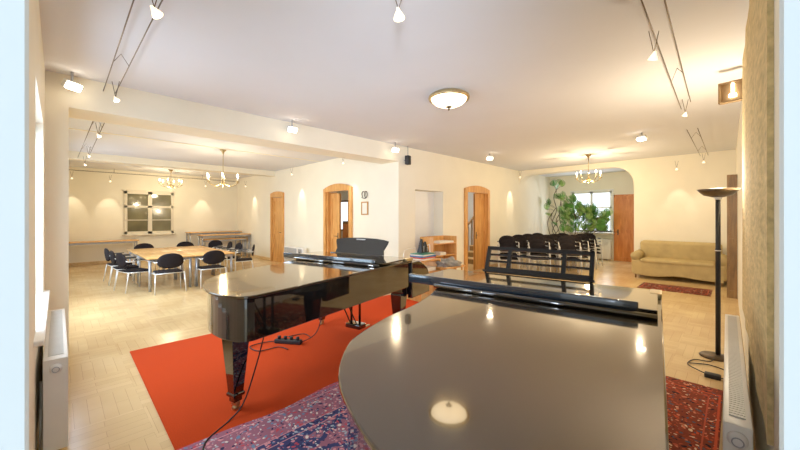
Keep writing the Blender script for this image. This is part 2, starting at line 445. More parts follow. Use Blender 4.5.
# wooden door standing ajar in the right wall near the sofa
d = sempty('door_6', (.02, 9.1, 0))
MB().box(-.03, 0, 0, .12, 0, 2.36).build('door_frame', 'bronze', d)
l = leaf_mb(.14, 2.36).build('door_leaf', 'oldwood', d); l.location = (-.145, -.01, 0)

# rooms behind the doorways
S('wall_passage', MB().box(-12.4, -5.75, 7.9, 8.05, 0, H).box(-12.6, -12.4, YD+.3, 8.05, 0, H), 'wall')
S('wall_stairs', MB().box(-8.5, -8.3, 8.05, 12.6, 0, H).box(-8.3, -5.75, 12.4, 12.6, 0, H), 'plastic')

# passage furniture : window with greenery, cabinet, side table
w = sempty('window_4', (-10.95, 7.9, 1.0))
MB().box(-.4, -.32, -.04, 0, 0, 1.2).box(.32, .4, -.04, 0, 0, 1.2).box(-.4, .4, -.04, 0, 0, .07).box(-.4, .4, -.04, 0, 1.13, 1.2).build('window_frame', 'oldwood', w)
MB().box(-.32, .32, -.015, -.005, .07, 1.13).build('pane', 'sky', w)
t = thing('wooden_cabinet', 'dark brown wooden cabinet standing in the room behind the arched doorway', 'cabinet', (-10.05, 7.62, 0))
MB().rbox(-.3, .3, -.2, .2, 0, 1.4, .01).build('body', 'oldwood', t)
for s in (-1, 1):
    q = MB().rbox(-.13, .13, -.015, 0, .1, 1.3, .005).build('door', 'pinered', t); q.location = (s*.14, -.2, 0)
    MB().lathe([(0, 0), (.012, .01), (0, .02)], 10, RX(PI/2)).build('knob', 'brass', q).location = (-s*.1, -.015, .7)
t = thing('side_table', 'brown oval side table seen through the arched doorway of the side hall', 'table', (-9.45, 6.75, 0))
MB().lathe([(0, 0), (.4, 0), (.42, .02), (.4, .04), (0, .04)], 28, TR(0, 0, .78)).build('tabletop', 'pinered', t)
for k in range(4):
    a = PI/4+k*PI/2; MB().tube([(.3*math.cos(a), .3*math.sin(a), 0), (.24*math.cos(a), .24*math.sin(a), .79)], [.018, .028]).build('leg', 'oldwood', t)

# staircase seen through the door
t = thing('staircase', 'wooden staircase with dark balusters behind the arched doorway in the main wall', 'staircase', (-6.2, 9.6, 0))
for k in range(9):
    MB().rbox(-.4, .42, .25*k-.02, .25*k+.26, .19*(k+1)-.035, .19*(k+1), .006).build('tread', 'pinel', t)
    MB().box(-.4, .42, .25*k, .25*k+.02, .19*k, .19*(k+1)-.035).build('riser', 'oldwood', t)
    MB().tube([(-.38, .25*k+.12, .19*(k+1)), (-.38, .25*k+.12, .19*(k+1)+.85)], [.024, .03]).build('baluster', 'oldwood', t)
MB().tube([(-.38, .0, 1.02), (-.38, 2.2, 2.6)], .04).build('handrail', 'oldwood', t)

# window in the side hall back wall
w = sempty('window_5', (XB, 2.33, .95))
mb = MB(); W2, hh = .72, 1.5
for y0, y1, z0, z1 in [(-W2, -W2+.08, 0, hh), (W2-.08, W2, 0, hh), (-W2, W2, 0, .09), (-W2, W2, hh-.09, hh), (-.06, .06, 0, hh), (-W2, W2, hh*.62, hh*.62+.07), (-W2, W2, hh*.32, hh*.32+.025)]:
    mb.box(0, .05, y0, y1, z0, z1)
mb.build('window_frame', 'winframe', w)
MB().box(.0, .012, -W2+.06, W2-.06, .07, hh-.07).build('pane', 'greyglass', w)
MB().rbox(0, .14, -W2-.06, W2+.06, -.05, 0, .01).build('window_sill', 'winframe', w)
MB().box(.0, .07, -W2-.04, W2+.04, hh, hh+.05).build('window_head', 'winframe', w)

# far room window with the garden beyond
w = sempty('window_6', (-3.835, 14.05, 1.0))
mb = MB(); W2, hh = .675, 1.5
for x0, x1, z0, z1 in [(-W2, -W2+.07, 0, hh), (W2-.07, W2, 0, hh), (-W2, W2, 0, .07), (-W2, W2, hh-.07, hh), (-.04, .04, 0, hh), (-W2, W2, hh*.58, hh*.58+.05), (-W2, W2, .0, .05)]:
    mb.box(x0, x1, -.03, .03, z0, z1)
mb.build('window_frame', 'plastic', w)
MB().box(-W2, W2, .035, .045, 0, hh).build('pane', 'sky', w)
MB().box(-W2-.05, -W2, -.09, -.05, -.05, hh+.05).box(W2, W2+.05, -.09, -.05, -.05, hh+.05).box(-W2, W2, -.09, -.05, hh, hh+.05).build('window_casing', 'plastic', w)
MB().rbox(-W2-.08, W2+.08, -.2, -.03, -.05, -.005, .008).build('window_sill', 'plastic', w)

# ------------------------------------------------------------------ radiators
def radiator(label, loc, L, D, hz, rz, valve_r=.03, side=1):
    """panel radiator, length along local +y from the near end; end face at y=0"""
    t = thing('radiator', label, 'radiator', loc, rz)
    MB().rbox(-D/2, D/2, 0, L, .05, hz, .006).build('casing', 'radiator', t)
    mb = MB(); n = int(L/.028)
    for k in range(n):
        y = .08+(L-.16)*k/n; mb.box(-D/2+.02, D/2-.02, y, y+.016, hz-.001, hz+.006)
    mb.build('top_grille', 'radgrey', t)
    k = MB().lathe([(0, 0), (valve_r, 0), (valve_r, .012), (valve_r*.8, .03), (valve_r*.55, .034), (0, .034)], 24, RX(PI/2)).build('thermostat_knob', 'plastic', t)
    k.location = (0, 0, hz-.06)
    MB().tube([(valve_r*.55*math.cos(a), -.035, valve_r*.55*math.sin(a)) for a in [2*PI*q/20 for q in range(21)]], .0025, 6).build('dial_ring', 'greymetal', k)
    for yy in (.25, L-.25):
        MB().box(-.02, .02, yy, yy+.03, 0, .13).build('foot', 'radiator', t)
    mb = MB().tube([(side*(D/2+.012), .12, 0), (side*(D/2+.012), .12, .3)], .008).tube([(side*(D/2+.012), .2, 0), (side*(D/2+.012), .2, .45)], .008)
    mb.build('pipe', 'chrome', t)
    return t
radiator('long white radiator beside the floor lamp on the right wall', (.005, 2.09, 0), 2.33, .095, .64, math.radians(.75), .034)
radiator('white panel radiator under the window sill at the left wall', (-3.1, -.01, 0), 1.65, .115, .64, PI/2, .03, -1)
radiator('small white radiator under the garden window in the far room', (-3.15, 13.83, 0), .9, .1, .75, PI/2)

# fabric covered panel on the right wall
mb = MB(); n = 14; vs = []; fs = []
for i in range(n+1):
    y = 2.0+2.75*i/n; xf = .088-.04*i/n+.004*math.sin(i*1.7)
    vs += [(xf, y, .64+.01*math.sin(i)), (xf, y, 3.1), (.12-(y-.95)*.0116-.001, y, 3.1), (.12-(y-.95)*.0116-.001, y, .64+.01*math.sin(i))]
for i in range(n):
    a = i*4
    for k in range(4): fs.append((a+k, a+(k+1) % 4, a+4+(k+1) % 4, a+4+k))
fs += [(0, 1, 2, 3), (n*4+3, n*4+2, n*4+1, n*4)]
tag(mb.add(vs, fs).build('wall_panel', 'panel'), 'tall straw coloured fabric panel mounted on the right wall above the radiator', 'panel')

# ------------------------------------------------------------------ rugs
def rug(name, label, x0, x1, y0, y1, m, th=.012, rz=0):
    o = MB().rbox(-(x1-x0)/2, (x1-x0)/2, -(y1-y0)/2, (y1-y0)/2, 0, th, .005, seg=2).build(name, m)
    o.location = ((x0+x1)/2, (y0+y1)/2, .001); o.rotation_euler = (0, 0, rz)
    return tag(o, label, 'rug')
rug('carpet', 'plain orange red carpet under the grand piano on the left', -4.9, -2.56, .56, 4.6, 'orange', .014, math.radians(-.8))
PALA = [(206, 80, 92), (110, 140, 176), (222, 150, 158), (236, 226, 220), (44, 48, 84), (216, 152, 162), (176, 192, 206)]
PALB = [(206, 84, 52), (72, 88, 100), (214, 124, 90), (232, 200, 160), (30, 30, 38), (190, 84, 60), (150, 64, 48)]
M['rugA'] = persian('blue and pink persian carpet', .64, 1.87, (62, 66, 112), (160, 104, 126), PALA, 1.6)
M['rugB'] = persian('red and black persian carpet', .6, 1.75, (40, 32, 34), (132, 58, 40), PALB, 1.6)
M['rugC'] = persian('small red runner', .62, .42, (120, 50, 34), (90, 44, 34), PALB, 1.6)
wl = [(-.63-.03*math.sin(k*.55+.6)-.012*math.sin(k*1.3), 1.87-3.74*k/24) for k in range(25)]
o = MB().prism(wl+[(.63, -1.87), (.63, 1.87)], 0, .017).build('persian_rug', 'rugA'); o.location = (-1.98, 2.22, .001)
tag(o, 'pink and navy persian rug beside the orange carpet, left of the near piano', 'rug')
rug('persian_rug', 'red and black persian rug between the near piano and the right radiator', -1.3, -.08, .35, 4.15, 'rugB', .013)
rug('runner_rug', 'small dark red persian rug on the parquet in front of the sofa', -1.55, -.35, 8.95, 9.75, 'rugC', .01)

# ------------------------------------------------------------------ grand pianos (local: x=-w, y=v; tail at y=0, keyboard at y=2.85)
OUT = [(0, 2.25), (0, .12), (.03, .04), (.12, .0), (.3, -.01), (.49, .03), (.65, .10), (.81, .2), (.92, .31), (1.02, .45), (1.07, .58), (1.12, .8), (1.14, 1.0), (1.17, 1.2), (1.24, 1.45), (1.36, 1.72), (1.5, 1.98), (1.62, 2.25)]
def outline(inset=0, curve=True):
    mid = [Vector((x, y)) for x, y in OUT]
    pts = [mid[0]]+catmull(mid[1:], 4)
    c = Vector((.75, 1.6)); res = []
    if inset == 0: return [(-p.x, p.y) for p in pts]
    n = len(pts)
    for i, p in enumerate(pts):
        a = pts[max(i-1, 0)]; b = pts[min(i+1, n-1)]; d = (b-a); d = d.normalized() if d.length else Vector((0, -1))
        nrm = Vector((-d.y, d.x))
        q = p+nrm*inset
        if i == 0 or i == n-1: q = Vector((q.x, p.y))
        res.append((-q.x, q.y))
    return res
def make_piano(label, loc, rz, LH, desk):
    t = thing('grand_piano', label, 'piano', loc, rz)
    body = outline(.03)
    # case : rim plus keyboard end cheeks
    mb = MB(); zb = .70
    mb.prism(body+[(-1.59, 2.45)][:0], zb, LH-.022)
    mb.build('case', 'black', t, .006)
    for xx in (-.03, -1.59):
        pr = [(2.25, .56), (2.25, LH-.022), (2.44, LH-.022), (2.56, LH-.08), (2.66, LH-.14), (2.72, LH-.24), (2.72, .56)]
        T = Matrix(((0, 0, 1, xx-.035), (1, 0, 0, 0), (0, 1, 0, 0), (0, 0, 0, 1)))
        MB().prism(pr, 0, .07 if xx < -1 else .065, T).build('cheek', 'black', t, .008)
    MB().box(-1.56, -.06, 2.22, 2.72, .60, .70).build('keybed', 'black', t, .004)
    k = MB()
    for i in range(52): k.box(-1.43+i*.0238, -1.43+i*.0238+.0226, 2.52, 2.67, .70, .765)
    kb = k.build('keyboard', 'ivory', t)
    k = MB(); pat = [1, 1, 0, 1, 1, 1, 0]
    for i in range(51):
        if pat[i % 7]: k.box(-1.43+(i+1)*.0238-.006, -1.43+(i+1)*.0238+.006, 2.52, 2.61, .765, .777)
    k.build('black_keys', 'blackm', kb)
    MB().rbox(-1.55, -.07, 2.44, 2.49, .70, LH-.08, .012).build('fallboard', 'black', t)
    MB().box(-1.55, -.07, 2.25, 2.45, LH-.04, LH-.022).build('desk_shelf', 'black', t)
    MB().box(-1.55, -.07, 2.68, 2.70, .70, .75).build('key_slip', 'black', t)
    # lid and folded front flap
    MB().prism(outline(0), LH-.02, LH).build('lid', 'lid', t, .006)
    fl = MB().box(-1.56, -.02, 1.65, 2.25, LH+.016, LH+.032)
    fl.build('lid_flap', 'lid', t, .003)
    MB().rbox(-1.56, -.1, 1.61, 1.64, LH+.004, LH+.07, .006).build('flap_rail', 'bluesheen', t)
    MB().tube([(-1.3, 1.57, LH+.015), (-.02, 1.57, LH+.015)], .015).build('lid_prop', 'black', t)
    MB().rbox(-.06, .0, 2.12, 2.27, LH, LH+.034, .004).build('lid_hinge', 'brass', t)
    # legs
    def leg(x, y):
        T = TR(x, y, 0); mb = MB()
        def sq(w, z): return [(-w, -w, z), (w, -w, z), (w, w, z), (-w, w, z)]
        prof = [(.085, zb+.0), (.085, zb-.06), (.07, zb-.075), (.075, zb-.1), (.042, .16), (.05, .15), (.05, .13), (.035, .12), (.035, .085)]
        vs = []; fs = []
        for w, z in prof: vs += sq(w, z)
        for i in range(len(prof)-1):
            for k in range(4): fs.append((i*4+k, i*4+(k+1) % 4, i*4+4+(k+1) % 4, i*4+4+k))
        fs += [(0, 1, 2, 3), tuple(len(prof)*4-4+k for k in (3, 2, 1, 0))]
        o = MB().add(vs, fs, False, T).build('leg', 'black', t, .004)
        MB().tube([(-.012, .0, .028), (.012, .0, .028)], .028, 16, T).rbox(-.03, .03, -.02, .02, .05, .086, .004, T).build('caster', 'brass', o)
    leg(-.5, .28); leg(-.16, 2.2); leg(-1.46, 2.2)
    # lyre with pedals
    ly = MB().rbox(-.92, -.68, 2.08, 2.22, .1, .16, .01)
    for sx in (-.87, -.73): ly.tube([(sx, 2.15, .16), (sx, 2.15, .70)], .017)
    ly = ly.build('lyre', 'black', t)
    for sx in (-.85, -.75): MB().tube([(sx, 2.13, .12), (sx+.0, 1.8, .70)], .008).build('brace', 'blackm', ly)
    for sx in (-.87, -.8, -.73): MB().rbox(sx-.018, sx+.018, 2.20, 2.35, .085, .1, .004).build('pedal', 'brass', ly)
    # music desk
    if desk == 'frame':
        D = TR(-.835, 2.38, LH+.03) @ RX(math.radians(-22))
        fr = MB(); W2 = .43; hh = .225
        fr.box(-W2, W2, -.012, .012, 0, .035, D).box(-W2, W2, -.012, .012, hh-.03, hh, D)
        for sx in (-W2, W2-.03): fr.box(sx, sx+.03, -.012, .012, 0, hh, D)
        fr = fr.build('music_desk', 'blackm', t)
        for sx in (-.235, .205): MB().box(sx, sx+.03, -.014, .014, .03, hh-.03, D).build('upright', 'blackm', fr)
        MB().box(-W2+.02, W2-.02, -.008, .008, .142, .158, D).build('slat', 'blackm', fr)
        MB().box(-W2+.02, W2-.02, -.008, .008, .082, .098, D).build('slat', 'blackm', fr)
        MB().box(-W2-.01, W2+.01, -.03, .02, -.012, 0, D).build('ledge', 'blackm', fr)
        for sx in (-W2, W2): MB().tube([(sx*.97, -.02, .0), (sx*.97, .1, .16)], .009, 8, TR(-.835, 2.38, LH)).build('strut', 'blackm', fr)
    else:
        D = TR(-.87, 2.29, LH-.0) @ Matrix.Scale(.85, 4, (1, 0, 0)) @ Matrix.Scale(.9, 4, (0, 0, 1)) @ RX(math.radians(-18))
        top = [(-.5, .0), (-.47, .1), (-.52, .2), (-.53, .245), (-.44, .262), (-.3, .275), (0, .285), (.3, .275), (.44, .262), (.53, .245), (.52, .2), (.47, .1), (.5, 0)]
        T = D @ Matrix(((1, 0, 0, 0), (0, 0, -1, .012), (0, 1, 0, 0), (0, 0, 0, 1)))
        fr = MB().prism(top, 0, .024, T).build('music_desk', 'blackm', t, .004)
        MB().rbox(-.5, .5, -.1, .03, -.005, .02, .006, D).build('ledge', 'black', fr)
        MB().rbox(-.09, .09, -.02, -.012, .245, .262, .003, D).build('clip', 'greymetal', fr)
        for sx in (-.43, .43): MB().tube([(sx*.97, -.02, .02), (sx*1.1, .14, .0)], .012, 8, TR(-.87, 2.29, LH)).build('strut', 'chrome', fr)
    return t
make_piano('large black grand piano with closed lid in the foreground, open frame music desk raised', (-.342+2.25*math.sin(math.radians(7.5)), 2.7523-2.25*math.cos(math.radians(7.5)), 0), math.radians(7.5), 1.04, 'frame')
make_piano('black grand piano on the orange carpet, solid music desk raised', (-2.29, .84, 0), math.radians(13), 1.02, 'solid')

# ------------------------------------------------------------------ conference armchair (local: faces +y)
def make_chair(label, group):
    t = thing('armchair', label, 'chair', (0, 0, 0), 0, group)
    MB().rbox(-.23, .23, -.2, .22, .395, .435, .02).build('seat', 'fabric', t)
    # rounded, slightly curved back pad
    vs = []; fs = []; n = 20; m = 5
    ring = []
    for k in range(n):
        a = 2*PI*k/n; x = .235*math.copysign(abs(math.cos(a))**.9, math.cos(a)); z = (.175 if math.sin(a) > 0 else .14)*math.copysign(abs(math.sin(a))**.92, math.sin(a))
        ring.append((x, z))
    def P3(x, z, off): return (x, -.235+.35*x*x-.12*z+off, .64+z)
    mb = MB()
    layers = [(0, -.022), (.7, -.022), (.94, -.016), (1, 0), (.94, .016), (.7, .022), (0, .022)]
    for s, off in layers:
        for x, z in ring: vs.append(P3(x*s, z*s, off))
    for i in range(len(layers)-1):
        for k in range(n): fs.append((i*n+k, i*n+(k+1) % n, (i+1)*n+(k+1) % n, (i+1)*n+k))
    mb.add(vs, fs, True).build('backrest', 'fabric', t)
    r = .011
    for s in (-1, 1):
        MB().tube([(s*.27, .2, 0), (s*.26, .2, .41)], r, 8).build('leg', 'chrome', t)
        MB().tube([(s*.27, -.25, 0), (s*.25, -.19, .41)], r, 8).build('leg', 'chrome', t)
        MB().tube(catmull([(s*.26, .2, .41), (s*.262, .2, .58), (s*.265, .15, .64), (s*.265, -.05, .645), (s*.255, -.19, .63), (s*.21, -.225, .65)], 4), r, 8).build('arm_tube', 'chrome', t)
        MB().rbox(s*.265-.02, s*.265+.02, -.1, .14, .647, .665, .008).build('armrest', 'dark', t)
    MB().tube([(-.25, -.19, .40), (.25, -.19, .40)], r, 8).tube([(-.26, .19, .385), (.26, .19, .385)], r, 8).tube([(-.25, -.19, .40), (-.26, .19, .385)], r, 8).tube([(.25, -.19, .40), (.26, .19, .385)], r, 8).build('seat_frame', 'chrome', t)
    return t
G1 = 'black armchairs around the conference table'
c0 = make_chair('black armchair on the near long side of the conference table, left one', G1)
index_kids()
c0.location = (-8.42, 1.62, 0); c0.rotation_euler = (0, 0, PI/2)
def chair(x, y, rz, lab, g=G1): return dup(c0, (x, y, 0), math.radians(rz), lab, g)
chair(-8.45, 2.44, 90, 'black armchair on the near long side of the conference table, right of two')
chair(-9.1, 1.14, 14, 'black armchair at the left end of the conference table, closest to the near corner')
chair(-9.8, 1.08, 4, 'black armchair at the left end of the conference table, middle one')
chair(-10.6, 1.05, 6, 'black armchair at the left end of the conference table, farthest from the near corner')
chair(-11.55, 1.7, -90, 'black armchair on the far side of the conference table, nearer the wall bench')
chair(-11.55, 2.7, -90, 'black armchair on the far side of the conference table, under the window')
chair(-9.35, 3.5, 160, 'black armchair at the right end of the conference table, nearest, turned sideways')
chair(-10.1, 3.42, 183, 'black armchair at the right end of the conference table, second from the near corner')
chair(-10.85, 3.42, 176, 'black armchair at the right end of the conference table, third from the near corner')
chair(-11.7, 3.4, 225, 'black armchair at the far right corner of the conference table, beside the stacked tables')

# stacked chairs before the arch
G2 = 'stacked black armchairs before the arch'
cols = ['leftmost', 'middle', 'rightmost']; rows = ['front', 'second', 'third', 'back']; lev = ['bottom', 'middle', 'top']
Fv = Vector((-.36, .93, 0)); Rv = Vector((.72, .69, 0))
A0 = Vector((-4.45, 8.75, 0))
Rv = Vector((.60, .56, 0)); Fv = Vector((-.02, .74, 0))
for r in range(4):
    for c in range(3):
        for k in range(3):
            p = A0+Rv*c*1.0+Fv*r+Vector((.0, .0, k*.105))
            p += Vector((.22, -.24, 0))*(-k*.12)
            if p.x < -5.0: p.x = -5.0
            dup(c0, p, math.radians(212+random.uniform(-3, 3)), f'black armchair, {lev[k]} of the {cols[c]} stack in the {rows[r]} row before the arch', G2)

# ------------------------------------------------------------------ conference tables
def table_mb(L, W, h): pass
def make_table(label, cx, cy, L, W, h, group, name='conference_table', legs=.025):
    t = thing(name, label, 'table', (cx, cy, 0), 0, group)
    MB().rbox(-L/2, L/2, -W/2, W/2, h-.028, h, .006).build('tabletop', 'beech', t)
    mb = MB(); q = .05
    mb.box(-L/2+q, L/2-q, -W/2+q, -W/2+q+.02, h-.09, h-.028).box(-L/2+q, L/2-q, W/2-q-.02, W/2-q, h-.09, h-.028)
    mb.box(-L/2+q, -L/2+q+.02, -W/2+q, W/2-q, h-.09, h-.028).box(L/2-q-.02, L/2-q, -W/2+q, W/2-q, h-.09, h-.028)
    mb.build('apron', 'greymetal', t)
    for sx in (-1, 1):
        for sy in (-1, 1):
            MB().tube([(sx*(L/2-.06), sy*(W/2-.06), 0), (sx*(L/2-.06), sy*(W/2-.06), h-.03)], legs, 12).build('leg', 'greymetal', t)
    return t
G3 = 'beech conference tables pushed together'
for i, (cx, lx) in enumerate(((-9.23, 'near'), (-10.64, 'far'))):
    for j, (cy, ly) in enumerate(((1.7, 'left'), (2.56, 'right'))):
        make_table(f'beech conference table with grey tube legs, {lx} {ly} quarter of the table block', cx, cy, 1.4, .85, .70, G3)
make_table('long narrow beech table along the window wall, left of the window', -14.55, .95, .62, 1.95, .78, None, 'side_table', .02)
make_table('high stack of beech tables by the far right corner, against the window wall', -14.6, 4.34, .6, 1.9, .98, 'tables stored by the window wall', 'stacked_table', .025)
make_table('front stacked beech table with double grey frame, right of the window', -13.75, 4.45, .55, 1.75, .9, 'tables stored by the window wall', 'stacked_table', .025)
t = make_table('lower beech table nested under the front stacked table by the corner', -13.75, 4.45, .4, 1.55, .74, 'tables stored by the window wall', 'stacked_table', .02)

# ------------------------------------------------------------------ convector heater
t = thing('convector_heater', 'white convector heater with grille standing between the two wooden doors', 'heater', (-9.75, 5.2, 0))
MB().rbox(-.62, .6, -.06, .06, .16, .62, .015).build('body', 'radiator', t)
mb = MB()
for k in range(22): mb.box(-.58+k*.036, -.58+k*.036+.014, -.066, -.06, .2, .58)
mb.build('grille', 'greymetal', t)
MB().rbox(.3, .52, -.075, -.06, .2, .58, .006).build('control_panel', 'greymetal', t)
MB().rbox(.36, .46, -.082, -.074, .42, .48, .003).build('display', 'dark', t)
for s in (-.45, .42): MB().rbox(s-.03, s+.03, -.12, .12, 0, .17, .01).build('foot', 'radgrey', t)

# picture and ornament on the wall by the arched doorway
t = thing('framed_picture', 'small gilt framed picture on the wall right of the arched doorway', 'picture', (-6.52, YD-.012, 1.6))
MB().box(-.13, .13, -.012, .012, 0, .03).box(-.13, .13, -.012, .012, .3, .33).box(-.13, -.1, -.012, .012, .03, .3).box(.1, .13, -.012, .012, .03, .3).build('frame', 'gold', t)
MB().box(-.1, .1, .0, .006, .03, .3).build('print', 'paper', t)
t = thing('wall_ornament', 'small dark scrolled wall ornament above the gilt picture', 'ornament', (-6.52, YD-.02, 2.08)); t.scale = (.8, .8, .8)
MB().tube([(.08*math.cos(a)-.05, 0, .08*math.sin(a)+.05) for a in [k*PI/7 for k in range(-2, 10)]]+[(-.13, 0, -.06), (.0, 0, -.09), (.06, 0, -.08)], .012, 8).tube([(.07+.06*math.cos(a), 0, .03+.1*math.sin(a)) for a in [k*PI/8 for k in range(17)]], .012, 8).build('scroll', 'bronze', t)

# ------------------------------------------------------------------ pine shelf with papers by the recess
t = thing('pine_shelf', 'open pine shelf unit against the wall behind the pianos', 'shelf', (-5.12, 6.5, 0))
for y in (-.46, .44): MB().rbox(-.2, .2, y, y+.025, 0, 1.08, .004).build('side_panel', 'pine', t)
MB().box(-.2, -.185, -.44, .44, .2, 1.08).build('back_panel', 'pine', t)
for z in (.3, .62, .9): MB().rbox(-.185, .19, -.435, .44, z, z+.025, .003).build('shelf', 'pine', t)
def papers(label, x, y, z, n, w=.3, d=.22, mats=('paper',), rz=0, name='paper_stack', cat='papers'):
    t = thing(name, label, cat, (x, y, z), rz)
    zz = 0
    for k in range(n):
        h = random.uniform(.012, .03)
        MB().box(-w/2, w/2, -d/2, d/2, 0, h, RZ(random.uniform(-.12, .12))).build('sheet_bundle', mats[k % len(mats)], t).location = (0, 0, zz)
        zz += h+.0005
    return t
papers('white paper pile on the top board of the pine shelf', -5.1, 6.6, .926, 2, .3, .55)
papers('pile of white papers on the middle board of the pine shelf', -5.1, 6.45, .646, 3)
t = thing('low_stand', 'low pine stand in front of the pine shelf, piled with books', 'stand', (-4.28, 4.95, 0))
for y in (-.3, .27): MB().rbox(-.2, .2, y, y+.025, 0, .72, .004).build('side_panel', 'pine', t)
for z in (.3, .5, .72): MB().rbox(-.2, .2, -.3, .295, z, z+.022, .003).build('shelf', 'pine', t)
papers('stack of red, blue and white music books on the low pine stand', -4.28, 4.95, .7425, 5, .3, .42, ('paper', 'red', 'blue', 'paper', 'green'), .1, 'book_stack', 'books')
papers('white papers in the open compartment of the low pine stand', -4.28, 4.95, .5225, 3, .3, .4)
for i, (dx, dy) in enumerate(((0, -.05), (-.04, .1))):
    t = thing('metronome', ['taller dark pyramid metronome on the book stack', 'smaller dark pyramid metronome behind the taller one on the book stack'][i], 'metronome', (-4.28+dx, 4.95+dy, .87))
    hh = .26-.06*i
    mb = MB(); b = .06; q = .015
    mb.add([(-b, -b, 0), (b, -b, 0), (b, b, 0), (-b, b, 0), (-q, -q, hh), (q, -q, hh), (q, q, hh), (-q, q, hh)], [(0, 3, 2, 1), (4, 5, 6, 7), (0, 1, 5, 4), (1, 2, 6, 5), (2, 3, 7, 6), (3, 0, 4, 7)])
    mb.build('case', 'blackm', t, .003); MB().box(b-.0, b+.004, -.004, .004, .02, hh*.5).build('pendulum', 'chrome', t)
# crumpled cloth heap
mb = MB(); bm = bmesh.new(); bmesh.ops.create_icosphere(bm, subdivisions=4, radius=1)
for v in bm.verts:
    n = 1+.16*math.sin(v.co.x*7+v.co.y*3)+.14*math.sin(v.co.y*9+v.co.z*6)+.08*math.sin(v.co.x*17+v.co.z*12)
    v.co = Vector((v.co.x*.19*n, v.co.y*.27*n, max(-.002, v.co.z*.12*n+.02)))
bm.verts.index_update(); mb.add([v.co.copy() for v in bm.verts], [[v.index for v in f.verts] for f in bm.faces], True); bm.free()
t = thing('stool', 'low pine stool right of the low stand, under a grey cloth', 'stool', (-4.05, 5.45, 0))
MB().rbox(-.2, .2, -.3, .3, .56, .59, .006).build('seat', 'pine', t)
for sx in (-1, 1):
    for sy in (-1, 1): MB().tube([(sx*.17, sy*.26, 0), (sx*.15, sy*.24, .565)], .018).build('leg', 'pine', t)
o = mb.build('cloth_heap', 'grey'); o.location = (-4.05, 5.45, .592); tag(o, 'crumpled grey cloth heaped on the low stool by the pine shelf', 'cloth')
# chrome cantilever chair frame peeking over the piano
t = thing('wire_stand', 'thin chrome wire stand against the wall left of the pine shelf', 'stand', (-5.0, 5.5, 0))
MB().tube(catmull([(0, -.35, 0), (0, -.35, .75), (0, -.22, .86), (0, -.02, .86), (0, .04, .8), (0, .04, 0)], 5), .008).build('frame', 'chrome', t)
MB().tube(catmull([(.1, .1, 0), (.1, .1, .8), (.1, .2, .92), (.1, .33, .92), (.1, .4, .85), (.1, .4, 0)], 5), .008).build('frame', 'chrome', t)
MB().tube([(0, -.35, .3), (.1, .1, .3)], .006).tube([(0, .04, .3), (.1, .4, .3)], .006).tube([(0, .04, .6), (.1, .1, .6)], .006).build('crossbar', 'chrome', t)

# ------------------------------------------------------------------ sofa (front faces -y)
t = thing('sofa', 'beige slip covered two seat sofa against the arch wall', 'sofa', (-1.03, 10.8, 0))
def skirt(x0, x1, y0, y1, z0, z1, r=.03):
    bm = bmesh.new(); bmesh.ops.create_cube(bm, size=1)
    bmesh.ops.subdivide_edges(bm, edges=bm.edges[:], cuts=9, use_grid_fill=True)
    for v in bm.verts:
        x = (x0+x1)/2+v.co.x*(x1-x0); y = (y0+y1)/2+v.co.y*(y1-y0); z = (z0+z1)/2+v.co.z*(z1-z0)
        w = .5-v.co.z
        z += (.025*math.sin(x*5+1) if v.co.z < -.45 else 0)+.006*math.sin(x*9+y*11)
        y += .012*w*math.sin(x*13); v.co = Vector((x, y, z))
    bm.verts.index_update(); mb = MB().add([v.co.copy() for v in bm.verts], [[v.index for v in f.verts] for f in bm.faces], True); bm.free(); return mb
skirt(-.86, .84, -.42, .35, .1, .44).build('seat_base', 'sofa', t, .02)
MB().rbox(-.7, .7, -.44, .2, .40, .5, .045, seg=4).build('seat_cushion', 'sofa', t)
MB().rbox(-.8, .8, .14, .42, .3, .93, .09, TR(0, 0, 0), 5).build('backrest', 'sofa', t)
for s in (-1, 1):
    mb = MB().rbox(s*.8-.09, s*.8+.09, -.4, .3, .12, .58, .05, None, 4)
    mb.tube([(s*.8, -.41, .56), (s*.8, .25, .58)], .105, 16)
    mb.build('armrest', 'sofa', t)
    for y in (-.36, .32): MB().tube([(s*.8, y, 0), (s*.8, y, .14)], [.018, .026]).build('leg', 'oldwood', t)

# ------------------------------------------------------------------ torchiere floor lamp
t = thing('floor_lamp', 'tall dark uplighter floor lamp with bowl shade beside the right radiator', 'lamp', (-.17, 5.11, 0))
MB().lathe([(0, 0), (.125, 0), (.13, .012), (.11, .028), (.03, .036), (0, .036)], 32).build('base', 'bronze', t)
MB().lathe([(.0, .03), (.022, .03), (.022, 1.18), (.025, 1.185), (.025, 1.2), (.022, 1.205), (.022, 1.74), (0, 1.74)], 16).build('pole', 'dark', t).location = (.03, 0, 0)
MB().lathe([(.0225, 1.176), (.027, 1.176), (.027, 1.186), (.0225, 1.186)], 16).build('joint_ring', 'chrome', t).location = (.03, 0, 0)
MB().lathe([(.02, 1.74), (.035, 1.75), (.03, 1.77), (0, 1.77)], 16).build('neck', 'chrome', t).location = (.03, 0, 0)
MB().lathe([(0, 1.765), (.05, 1.768), (.12, 1.79), (.15, 1.82), (.18, 1.855), (.175, 1.857), (.145, 1.828), (.115, 1.798), (.05, 1.778), (0, 1.776)], 32).build('lamp_shade', 'bronze', t).location = (.03, 0, 0)
MB().tube([(-.04, 0, 1.81), (.04, 0, 1.81)], .008).build('bulb', 'bulb', t).location = (.03, 0, 0)
